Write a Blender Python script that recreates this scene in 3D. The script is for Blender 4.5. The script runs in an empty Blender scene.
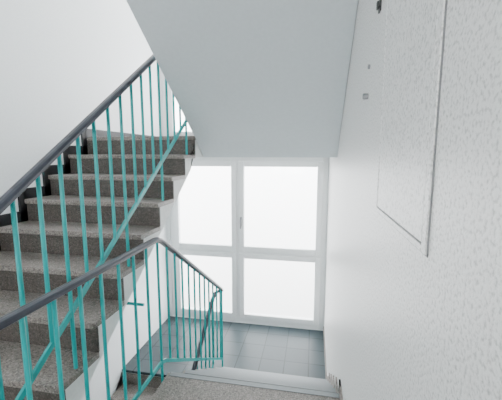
import bpy, bmesh, math
from mathutils import Vector, Matrix

scene = bpy.context.scene
COL = scene.collection

# ------------------------------------------------------------ materials
def new_mat(name):
    m = bpy.data.materials.new(name); m.use_nodes = True
    nt = m.node_tree
    b = nt.nodes['Principled BSDF']
    return m, nt, b

def simple(name, col, rough=0.5, metal=0.0):
    m, nt, b = new_mat(name)
    b.inputs['Base Color'].default_value = (*col, 1)
    b.inputs['Roughness'].default_value = rough
    b.inputs['Metallic'].default_value = metal
    return m

def plaster(name, c1, c2, scale, bump, lo=0.4, hi=0.6, rough=0.6):
    m, nt, b = new_mat(name)
    tc = nt.nodes.new('ShaderNodeTexCoord'); n = nt.nodes.new('ShaderNodeTexNoise')
    n.inputs['Scale'].default_value = scale; n.inputs['Detail'].default_value = 4
    r = nt.nodes.new('ShaderNodeValToRGB')
    r.color_ramp.elements[0].position = lo; r.color_ramp.elements[0].color = (*c1, 1)
    r.color_ramp.elements[1].position = hi; r.color_ramp.elements[1].color = (*c2, 1)
    bp = nt.nodes.new('ShaderNodeBump'); bp.inputs['Strength'].default_value = bump
    bp.inputs['Distance'].default_value = 0.004
    nt.links.new(tc.outputs['Object'], n.inputs['Vector'])
    nt.links.new(n.outputs['Fac'], r.inputs['Fac'])
    nt.links.new(r.outputs['Color'], b.inputs['Base Color'])
    nt.links.new(n.outputs['Fac'], bp.inputs['Height'])
    nt.links.new(bp.outputs['Normal'], b.inputs['Normal'])
    b.inputs['Roughness'].default_value = rough
    return m

def terrazzo(name, base, dark, light, rough=0.45, scale=150):
    m, nt, b = new_mat(name)
    tc = nt.nodes.new('ShaderNodeTexCoord'); v = nt.nodes.new('ShaderNodeTexVoronoi')
    v.inputs['Scale'].default_value = scale
    sep = nt.nodes.new('ShaderNodeSeparateColor')
    r = nt.nodes.new('ShaderNodeValToRGB')
    e = r.color_ramp.elements
    e[0].position = 0.0; e[0].color = (*dark, 1)
    e[1].position = 1.0; e[1].color = (*light, 1)
    a = e.new(0.35); a.color = (*base, 1)
    a = e.new(0.7); a.color = (*base, 1)
    nt.links.new(tc.outputs['Object'], v.inputs['Vector'])
    nt.links.new(v.outputs['Color'], sep.inputs['Color'])
    nt.links.new(sep.outputs[0], r.inputs['Fac'])
    nt.links.new(r.outputs['Color'], b.inputs['Base Color'])
    b.inputs['Roughness'].default_value = rough
    return m

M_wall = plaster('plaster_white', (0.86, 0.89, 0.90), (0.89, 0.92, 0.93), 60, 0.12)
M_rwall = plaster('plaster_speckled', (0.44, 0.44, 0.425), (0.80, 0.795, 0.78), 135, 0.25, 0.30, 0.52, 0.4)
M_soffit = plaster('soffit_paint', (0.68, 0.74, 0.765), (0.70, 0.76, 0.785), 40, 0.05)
M_string = plaster('stringer_paint', (0.80, 0.82, 0.81), (0.84, 0.86, 0.85), 60, 0.08)
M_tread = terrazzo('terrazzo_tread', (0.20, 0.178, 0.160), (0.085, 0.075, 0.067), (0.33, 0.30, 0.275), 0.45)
M_riser_shade = terrazzo('terrazzo_riser_shade', (0.072, 0.062, 0.054), (0.035, 0.03, 0.027), (0.13, 0.115, 0.10), 0.5)  # tread terrazzo made darker: shade on the risers put into the colour
M_skirt = simple('skirting_black', (0.02, 0.02, 0.022), 0.5)
M_teal = simple('teal_paint', (0.0, 0.36, 0.355), 0.4)
M_rail = simple('handrail_vinyl', (0.04, 0.045, 0.062), 0.35)
M_frame = simple('window_frame_white', (0.90, 0.92, 0.93), 0.4)
M_metal = simple('metal_grey', (0.30, 0.30, 0.31), 0.4, 0.6)
M_nose_sheen = simple('nosing_sheen', (0.24, 0.26, 0.27), 0.45, 0.2)  # pale bluish strips painting the window sheen along the step edges
M_gap_shadow = simple('panel_gap_shadow', (0.20, 0.20, 0.205), 0.7)  # dark colour standing in for the shadow lines around the panel
M_dark = simple('dark_metal', (0.05, 0.05, 0.05), 0.5)

# tiles
M_tile, nt, b = new_mat('floor_tiles')
tc = nt.nodes.new('ShaderNodeTexCoord'); br = nt.nodes.new('ShaderNodeTexBrick')
br.offset = 0.0; br.inputs['Scale'].default_value = 1.0
br.inputs['Brick Width'].default_value = 0.30; br.inputs['Row Height'].default_value = 0.30
br.inputs['Mortar Size'].default_value = 0.006; br.inputs['Mortar Smooth'].default_value = 0.0
br.inputs['Color1'].default_value = (0.052, 0.070, 0.077, 1)
br.inputs['Color2'].default_value = (0.068, 0.088, 0.095, 1)
br.inputs['Mortar'].default_value = (0.022, 0.03, 0.033, 1)
nt.links.new(tc.outputs['Object'], br.inputs['Vector'])
nt.links.new(br.outputs['Color'], b.inputs['Base Color'])
b.inputs['Roughness'].default_value = 0.35
b.inputs['Specular IOR Level'].default_value = 0.22

# glass
M_glass = bpy.data.materials.new('window_glass'); M_glass.use_nodes = True
nt = M_glass.node_tree; nt.nodes.clear()
o = nt.nodes.new('ShaderNodeOutputMaterial'); mx = nt.nodes.new('ShaderNodeMixShader')
tr = nt.nodes.new('ShaderNodeBsdfTransparent'); gl = nt.nodes.new('ShaderNodeBsdfGlossy')
gl.inputs['Roughness'].default_value = 0.05
mx.inputs[0].default_value = 0.05
nt.links.new(tr.outputs[0], mx.inputs[1]); nt.links.new(gl.outputs[0], mx.inputs[2])
nt.links.new(mx.outputs[0], o.inputs[0])

# ------------------------------------------------------------ mesh helpers
def mesh_obj(name, verts, faces, mat, parent=None, bevel=0.0):
    me = bpy.data.meshes.new(name); me.from_pydata([tuple(v) for v in verts], [], faces); me.update()
    bm = bmesh.new(); bm.from_mesh(me)
    bmesh.ops.recalc_face_normals(bm, faces=bm.faces); bm.to_mesh(me); bm.free()
    me.materials.append(mat)
    ob = bpy.data.objects.new(name, me); COL.objects.link(ob)
    if parent: ob.parent = parent
    if bevel:
        md = ob.modifiers.new('bevel', 'BEVEL'); md.width = bevel; md.segments = 2; md.limit_method = 'ANGLE'
    return ob

class MB:
    def __init__(s): s.v = []; s.f = []
    def box(s, x0, x1, y0, y1, z0, z1):
        n = len(s.v)
        for z in (z0, z1):
            s.v += [(x0, y0, z), (x1, y0, z), (x1, y1, z), (x0, y1, z)]
        s.f += [tuple(n+i for i in q) for q in ((0,3,2,1),(4,5,6,7),(0,1,5,4),(1,2,6,5),(2,3,7,6),(3,0,4,7))]
    def prism(s, poly, x0, x1):
        n = len(s.v); k = len(poly)
        s.v += [(x0, y, z) for y, z in poly] + [(x1, y, z) for y, z in poly]
        s.f.append(tuple(n+i for i in range(k))); s.f.append(tuple(n+k+i for i in reversed(range(k))))
        for i in range(k):
            j = (i+1) % k
            s.f.append((n+i, n+k+i, n+k+j, n+j))
    def sweep(s, pts, prof):
        pts = [Vector(p) for p in pts]; rings = []
        for i, p in enumerate(pts):
            a = (pts[i]-pts[i-1]).normalized() if i > 0 else None
            c = (pts[i+1]-pts[i]).normalized() if i < len(pts)-1 else None
            if a is None: t = c
            elif c is None: t = a
            else: t = (a+c).normalized()
            ref = Vector((0, 0, 1))
            if abs(t.z) > 0.98: ref = Vector((0, 1, 0))
            side = t.cross(ref).normalized(); up = side.cross(t).normalized()
            n = len(s.v)
            for (u, w) in prof: s.v.append(tuple(p+side*u+up*w))
            rings.append(n)
        m = len(prof)
        for r0, r1 in zip(rings, rings[1:]):
            for i in range(m):
                j = (i+1) % m
                s.f.append((r0+i, r0+j, r1+j, r1+i))
        s.f.append(tuple(rings[0]+i for i in reversed(range(m)))); s.f.append(tuple(rings[-1]+i for i in range(m)))
    def make(s, name, mat, parent=None, bevel=0.0):
        return mesh_obj(name, s.v, s.f, mat, parent, bevel)

def empty(name):
    e = bpy.data.objects.new(name, None); COL.objects.link(e); return e

def box(name, x0, x1, y0, y1, z0, z1, mat, parent=None, bevel=0.0):
    m = MB(); m.box(x0, x1, y0, y1, z0, z1); return m.make(name, mat, parent, bevel)

def circ(r, n=10): return [(r*math.cos(2*math.pi*i/n), r*math.sin(2*math.pi*i/n)) for i in range(n)]
HR = [(-0.022,-0.010),(-0.016,-0.014),(0.016,-0.014),(0.022,-0.010),(0.024,0.004),(0.018,0.014),(0.008,0.018),(-0.008,0.018),(-0.018,0.014),(-0.024,0.004)]
FLAT = [(-0.007,-0.013),(0.007,-0.013),(0.007,0.013),(-0.007,0.013)]
BR = 0.0095

# ------------------------------------------------------------ dimensions
XL, XR = -2.25, 0.215
D = 4.74; YB = -1.8
EYE = 1.57
R_ = 0.174; G = 0.256
ZU = 10*R_
YA = 3.0
ZL = -6*R_
YD = 2.04; GD = 0.265
ZTOP = 6.2; ZBOT = -3.2
XA = -1.10
XI = -1.00
EPS = 0.003

# ------------------------------------------------------------ shell
W = 0.2
box('wall_left', XL-W, XL, YB, D, ZBOT, ZTOP, M_wall)
box('wall_right', XR, XR+W, YB, D, ZBOT, ZTOP, M_rwall)
box('ceiling', XL-W, XR+W, YB-W, D+W, ZTOP, ZTOP+0.2, M_wall)
box('floor_lowest', XL-W, XR+W, YB-W, D+W, ZBOT-0.2, ZBOT, M_tile)
wb = MB()
wb.box(XL-W, XL+0.06, D, D+W, ZBOT, ZTOP); wb.box(XR-0.01, XR+W, D, D+W, ZBOT, ZTOP)
wb.box(XL+0.06, XR-0.01, D, D+W, ZBOT, ZL+0.0); wb.box(XL+0.06, XR-0.01, D, D+W, 1.54, 1.80)
wb.box(XL+0.06, XR-0.01, D, D+W, 6.0, ZTOP)
wb.make('wall_back', M_wall)
wf = MB()
wf.box(XL-W, XL+0.4, YB-W, YB, ZBOT, ZTOP); wf.box(XR-0.4, XR+W, YB-W, YB, ZBOT, ZTOP)
wf.box(XL+0.4, XR-0.4, YB-W, YB, ZBOT, 0.8); wf.box(XL+0.4, XR-0.4, YB-W, YB, 2.9, 4.2); wf.box(XL+0.4, XR-0.4, YB-W, YB, 6.0, ZTOP)
wf.make('wall_front', M_wall)

def window(name, x0, x1, y, z0, z1, mull, trans, sash=0.045, fw=0.06, mh=0.035, thf=0.03):
    e = empty(name)
    fr = MB(); d0, d1 = y+0.02, y+0.10
    fr.box(x0, x0+fw, d0, d1, z0, z1); fr.box(x1-fw, x1, d0, d1, z0, z1)
    fr.box(x0+fw, x1-fw, d0, d1, z1-fw, z1); fr.box(x0+fw, x1-fw, d0, d1, z0, z0+fw)
    xs = [x0+fw]
    for m in mull:
        fr.box(m-mh, m+mh, d0, d1, z0+fw, z1-fw); xs += [m-mh, m+mh]
    xs.append(x1-fw)
    zs = [z0+fw]
    for t in trans: zs += [t-thf, t+thf]
    zs.append(z1-fw)
    for i in range(0, len(xs), 2):
        for t in trans: fr.box(xs[i], xs[i+1], d0, d1, t-thf, t+thf)
    fr.make('frame', M_frame, e, 0.006)
    sa = MB(); gm = MB(); s0, s1 = y-0.005, y+0.07
    for i in range(0, len(xs), 2):
        for j in range(0, len(zs), 2):
            a, b2, c, d = xs[i]-0.012, xs[i+1]+0.012, zs[j]-0.012, zs[j+1]+0.012
            w = sash+0.012
            sa.box(a, a+w, s0, s1, c, d); sa.box(b2-w, b2, s0, s1, c, d)
            sa.box(a+w, b2-w, s0, s1, c, c+w); sa.box(a+w, b2-w, s0, s1, d-w, d)
            gm.box(a+w-0.005, b2-w+0.005, y+0.045, y+0.055, c+w-0.005, d-w+0.005)
    sa.make('sashes', M_frame, e, 0.010)
    gm.make('glass', M_glass, e)
    return e

w1 = window('window_1', XL+0.06, XR-0.01, D, ZL, 1.54, [-1.10], [EYE-1.475], 0.070, 0.08, 0.028, 0.026)
hm = MB(); hm.box(-1.06, -1.035, D-0.02, D-0.004, 0.50, 0.64); hm.box(-1.057, -1.040, D-0.05, D-0.02, 0.47, 0.60)
hm.make('handle', M_metal, w1, 0.004)
window('window_2', XL+0.06, XR-0.01, D, 1.80, 6.0, [-1.10], [3.3])
window('window_3', XL+0.4, XR-0.4, YB-0.12, 0.8, 2.9, [-1.0], [])
window('window_4', XL+0.4, XR-0.4, YB-0.12, 4.2, 6.0, [-1.0], [])

# ------------------------------------------------------------ floors / landings
def slab(name, x0, x1, y0, y1, z, th, mat_top, over_front=0, over_back=0):
    e = empty(name)
    box('slab', x0, x1, y0, y1, z-th, z-0.035, M_string, e)
    box('surface', x0, x1, y0-over_front, y1+over_back, z-0.035, z, mat_top, e, 0.004)
    return e
slab('floor', XI, XR, YB, YD, 0, 0.2, M_tread, 0, 0.015)
slab('floor_side', XL, XI, YB, 0.696, 0, 0.2, M_tread)
slab('floor_landing_upper', XL, XA, YA+0.002, D, ZU, 0.2, M_tread, 0.015, 0)
slab('floor_landing_upper_side', XA, XR, 3.203, D, ZU, 0.2, M_tread)
slab('floor_landing_lower', XL, XR, YD+5*GD, D, ZL, 0.2, M_tile)
slab('floor_storey_above', XL, XR, YB, 0.70, 2*ZU, 0.2, M_tread)

# ------------------------------------------------------------ stair flights
def flight(name, x0, x1, inner, ys, z0, rise, go, sgn, n, under, bm_=None, nose=False, rm=None):
    x0 += EPS; x1 -= EPS
    e = empty(name)
    body = MB(); tr = MB(); ri = MB(); no = MB()
    poly = []
    for i in range(n):
        y = ys+sgn*go*i
        zb = z0+rise*i - (0.035 if i else 0.0)
        poly += [(y, zb), (y, z0+rise*(i+1)-0.035)]
    poly += under
    a, b2 = (x0, x1-0.02) if inner == 'R' else (x0+0.02, x1)
    body.prism(poly, a, b2)
    for i in range(n):
        y = ys+sgn*go*i
        lo = z0+rise*i; hi = z0+rise*(i+1)-0.035
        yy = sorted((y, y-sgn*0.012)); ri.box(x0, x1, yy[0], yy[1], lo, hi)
        if i < n-1:
            yy = sorted((y-sgn*0.03, y+sgn*go)); tr.box(x0, x1, yy[0], yy[1], hi, hi+0.035)
        if nose:
            yy = sorted((y-sgn*0.034, y+sgn*0.012))
            if i == n-1: yy = sorted((y-sgn*0.019, y+sgn*0.022))
            no.box(x0+0.02, x1, yy[0], yy[1], hi+0.034, hi+0.038)
    body.make('stringer', bm_ or M_string, e)
    ri.make('risers', rm or M_riser_shade, e)
    tr.make('treads', M_tread, e, 0.005)
    if nose: no.make('nosing_sheen_strips', M_nose_sheen, e)
    return e

S = R_/G
def nosA(y): return ZU-S*(YA-y)
ya0 = YA-9*G
flight('staircase', XL, XA, 'R', ya0, 0, R_, G, 1, 10,
       [(YA+0.002, ZU-0.035), (YA+0.002, ZU-0.2), (YA-0.08, nosA(YA-0.08)-0.26), (ya0+0.16, nosA(ya0+0.16)-0.26), (ya0+0.05, -0.2), (ya0, -0.2)])

yn0 = 3.2
def und(y): return 1.70+S*(3.0-y)
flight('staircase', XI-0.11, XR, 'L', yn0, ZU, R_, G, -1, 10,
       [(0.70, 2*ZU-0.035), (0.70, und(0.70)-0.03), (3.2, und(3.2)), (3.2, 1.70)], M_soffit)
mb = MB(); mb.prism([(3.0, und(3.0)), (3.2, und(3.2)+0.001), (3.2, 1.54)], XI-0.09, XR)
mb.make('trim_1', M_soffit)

SD = R_/GD
yd0 = YD+5*GD
def nosD(y): return -SD*(y-YD)
flight('staircase', XI, XR, 'L', yd0, ZL, R_, GD, -1, 6,
       [(YD, -0.2), (YD+0.1, nosD(YD+0.1)-0.27), (yd0, ZL-0.2)], None, True, M_tread)

yl0 = yd0-9*G
flight('staircase', XL, XA, 'R', yl0, ZL-ZU, R_, G, 1, 10,
       [(yd0, ZL-0.2), (yd0-0.08, ZL-0.3), (yl0+0.1, ZL-ZU-0.2), (yl0, ZL-ZU-0.2)], None, False, M_tread)

sk = MB()
for i in range(9):
    y = ya0+G*i; z = R_*(i+1)
    sk.box(XL, XL+0.015, y-0.03, y+G+0.0, z, z+0.085)
    sk.box(XL, XL+0.015, y-0.075, y-0.012, z-R_, z+0.085)
sk.box(XL, XL+0.015, YA-0.075, YA-0.012, ZU-R_, ZU+0.085)
sk.box(XL, XL+0.015, YA-0.03, D, ZU, ZU+0.085)
sk.make('baseboard_left', M_skirt)
sk = MB()
for i in range(5):
    y = YD+GD*i; z = -R_*(i+1)
    sk.box(XR-0.012, XR, y, y+GD, z, z+0.07)
    sk.box(XR-0.012, XR, y-0.0, y+0.07, z, z+R_+0.07)
sk.box(XR-0.012, XR, YB, YD+0.07, 0, 0.07)
sk.box(XR-0.012, XR, YD+5*GD, D, ZL, ZL+0.07)
sk.make('baseboard_right', M_tread)

# ------------------------------------------------------------ railings
def bars(mb, x, ys, lowf, topf, r=BR):
    for y in ys:
        mb.sweep([(x, y, lowf(y)), (x, y, topf(y))], circ(r, 8))

e = empty('stair_railing')
xa = -1.13
top = lambda y: nosA(y)+0.995
hr = MB()
hr.sweep([(xa, 0.62, top(0.62)), (xa, YA+0.05, top(YA+0.05)), (xa+0.02, YA+0.13, top(YA+0.11)), (xa+0.06, YA+0.16, top(YA+0.14)+0.03),
          (xa+0.10, YA+0.10, ZU+1.16), (xa+0.10, YA, ZU+1.22), (xa+0.10, 0.9, ZU+1.22+S*(YA-0.9))], HR)
hr.make('handrail', M_rail, e)
lo = MB()
low = lambda y: nosA(y)+0.22
lo.sweep([(xa, 0.62, low(0.62)), (xa, YA+0.10, low(YA+0.10))], FLAT)
lo.sweep([(xa+0.10, YA+0.10, ZU+0.36), (xa+0.10, 0.9, ZU+0.36+S*(YA+0.1-0.9))], FLAT)
ys = [YA-0.02-0.128*i for i in range(19)]
bars(lo, xa, ys, low, lambda y: top(y)-0.01)
def treadA(y):
    k = math.floor((y-ya0)/G)
    return min(max(R_*(k+1), 0), ZU)
post = [y for i, y in enumerate(ys) if i % 4 == 1]
for y in post:
    lo.sweep([(xa, y, treadA(y)-0.001), (xa, y, low(y))], circ(0.010, 8))
lo.sweep([(xa, YA+0.10, ZU-0.001), (xa, YA+0.10, top(YA+0.10)-0.01)], circ(0.011, 8))
for i in range(16):
    y = YA+0.04-0.128*i
    z = ZU+0.36+S*(YA+0.1-y)
    lo.sweep([(xa+0.10, y, z), (xa+0.10, y, z+0.80)], circ(BR, 8))
lo.make('balusters', M_teal, e)

e = empty('stair_railing')
xd = -1.03
XE = 3.58
def topD(y): return 1.0 if y < YD else 1.0+nosD(y)
hr = MB()
pts = [(xd-0.08, 0.50, 1.0), (xd-0.04, 0.45, 1.0), (xd, 0.50, 1.0), (xd, YD-0.06, 1.0), (xd, YD-0.02, 0.996), (xd, YD+0.02, 0.982), (xd, YD+0.07, topD(YD+0.07))]
pts += [(xd, XE-0.03, topD(XE-0.03)), (xd-0.01, XE+0.04, topD(XE)-0.03), (xd-0.05, XE+0.07, topD(XE)-0.05), (xd-0.09, XE+0.04, topD(XE)-0.07), (xd-0.10, XE-0.03, topD(XE)-0.11),
        (xd-0.10, 1.0, topD(XE)-0.11-S*(XE-0.03-1.0))]
hr.sweep(pts, HR)
hr.make('handrail', M_rail, e)
lo = MB()
def lowD(y): return 0.10 if y < YD else 0.12+nosD(y)
lo.sweep([(xd, 0.5, 0.10), (xd, YD-0.02, 0.10), (xd, YD+0.04, 0.10+nosD(YD+0.04)), (xd, XE, lowD(XE))], FLAT)
ys = [YD-0.02-0.152*i for i in range(11)]
bars(lo, xd, ys, lowD, lambda y: topD(y)-0.01)
ys = [YD+0.12+0.135*i for i in range(11)]
bars(lo, xd, ys, lowD, lambda y: topD(y)-0.01)
lo.sweep([(xd, YD-0.02, -0.12), (xd, YD-0.02, 0.10)], circ(0.010, 8))
lo.sweep([(xd, 0.52, -0.12), (xd, 0.52, 0.99)], circ(0.010, 8))
lo.sweep([(xd, 1.27, -0.12), (xd, 1.27, 0.10)], circ(0.010, 8))
for yy in (YD-0.02, 0.52, 1.27):
    lo.box(xd-0.012, XI, yy-0.02, yy+0.02, -0.15, -0.11)
lo.sweep([(xd, XE, ZL), (xd, XE, topD(XE)-0.01)], circ(0.011, 8))
for i in range(18):
    y = XE-0.06-0.135*i
    z = topD(XE)-0.13-S*(XE-0.03-y)
    lo.sweep([(xd-0.10, y, z-0.80), (xd-0.10, y, z)], circ(BR, 8))
lo.sweep([(xd-0.10, XE-0.03, topD(XE)-0.91), (xd-0.10, 1.0, topD(XE)-0.91-S*(XE-0.03-1.0))], FLAT)
lo.sweep([(-1.19, 1.81, EYE-0.94), (xd, 1.81, EYE-0.94)], circ(0.010, 8))
lo.make('balusters', M_teal, e)

# ------------------------------------------------------------ things on right wall
q = XR/0.25
e = empty('electrical_panel')
y0, y1, z0, z1 = 0.76*q, 1.35*q, EYE-0.22*q, EYE+1.05
fr = MB()
def ring(mb, ya, yb, za, zb, wl, wr, wb_, wt, t):
    mb.box(XR-t, XR, ya, ya+wl, za, zb); mb.box(XR-t, XR, yb-wr, yb, za, zb)
    mb.box(XR-t, XR, ya+wl, yb-wr, za, za+wb_); mb.box(XR-t, XR, ya+wl, yb-wr, zb-wt, zb)
ring(fr, y0, y1, z0, z1, 0.024, 0.014, 0.014, 0.02, 0.005)
fr.make('frame', M_rwall, e, 0.0015)
gp = MB()  # thin surface strips painted as the shadow of the panel joints
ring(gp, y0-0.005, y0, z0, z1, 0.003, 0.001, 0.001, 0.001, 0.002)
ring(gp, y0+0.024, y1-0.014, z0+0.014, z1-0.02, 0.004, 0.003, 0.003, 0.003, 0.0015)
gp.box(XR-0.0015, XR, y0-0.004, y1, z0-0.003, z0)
gp.make('gap_shadow', M_gap_shadow, e)
box('door', XR-0.004, XR, y0+0.029, y1-0.018, z0+0.018, z1-0.024, M_rwall, e, 0.001)

k = MB()
k.sweep([(XR, 1.71*q, EYE+0.41*q), (XR-0.008, 1.71*q, EYE+0.41*q)], circ(0.009, 12))
k.make('wall_screw', M_metal)
k = MB()
k.sweep([(XR, 1.72*q, EYE+0.276*q), (XR-0.022, 1.72*q, EYE+0.276*q)], circ(0.012, 12))
k.make('wall_knob', M_metal, None, 0.003)
k = MB()
k.box(XR-0.006, XR, 1.5*q-0.016, 1.5*q+0.016, EYE+0.57*q, EYE+0.63*q)
k.box(XR-0.014, XR-0.006, 1.5*q-0.008, 1.5*q+0.008, EYE+0.58*q, EYE+0.61*q)
k.make('wall_hook', M_dark, None, 0.002)

# ------------------------------------------------------------ world
wd = bpy.data.worlds.new('World'); scene.world = wd; wd.use_nodes = True
nt = wd.node_tree
bg = nt.nodes['Background']
tc = nt.nodes.new('ShaderNodeTexCoord'); sx = nt.nodes.new('ShaderNodeSeparateXYZ'); mr = nt.nodes.new('ShaderNodeMapRange')
mr.inputs[1].default_value = -0.5; mr.inputs[2].default_value = 0.5
rp = nt.nodes.new('ShaderNodeValToRGB')
rp.color_ramp.elements[0].color = (0.42, 0.43, 0.43, 1); rp.color_ramp.elements[0].position = 0.05
rp.color_ramp.elements[1].color = (0.96, 0.98, 1.0, 1); rp.color_ramp.elements[1].position = 0.6
nt.links.new(tc.outputs['Generated'], sx.inputs[0]); nt.links.new(sx.outputs[2], mr.inputs[0])
nt.links.new(mr.outputs[0], rp.inputs[0]); nt.links.new(rp.outputs[0], bg.inputs[0])
bg.inputs[1].default_value = 13.0

# ------------------------------------------------------------ camera
f = 330.0
th = math.radians(10.7); ph = math.radians(7.9)
F = Vector((-math.sin(th)*math.cos(ph), math.cos(th)*math.cos(ph), -math.sin(ph)))
Rv = Vector((math.cos(th), math.sin(th), 0)); U = Rv.cross(F)
cam = bpy.data.cameras.new('camera'); co = bpy.data.objects.new('camera', cam); COL.objects.link(co)
mm = Matrix((Rv, U, -F)).transposed().to_4x4(); mm.translation = Vector((0, 0, EYE)); co.matrix_world = mm
cam.sensor_width = 36; cam.lens = f/502*36; cam.clip_start = 0.02
scene.camera = co
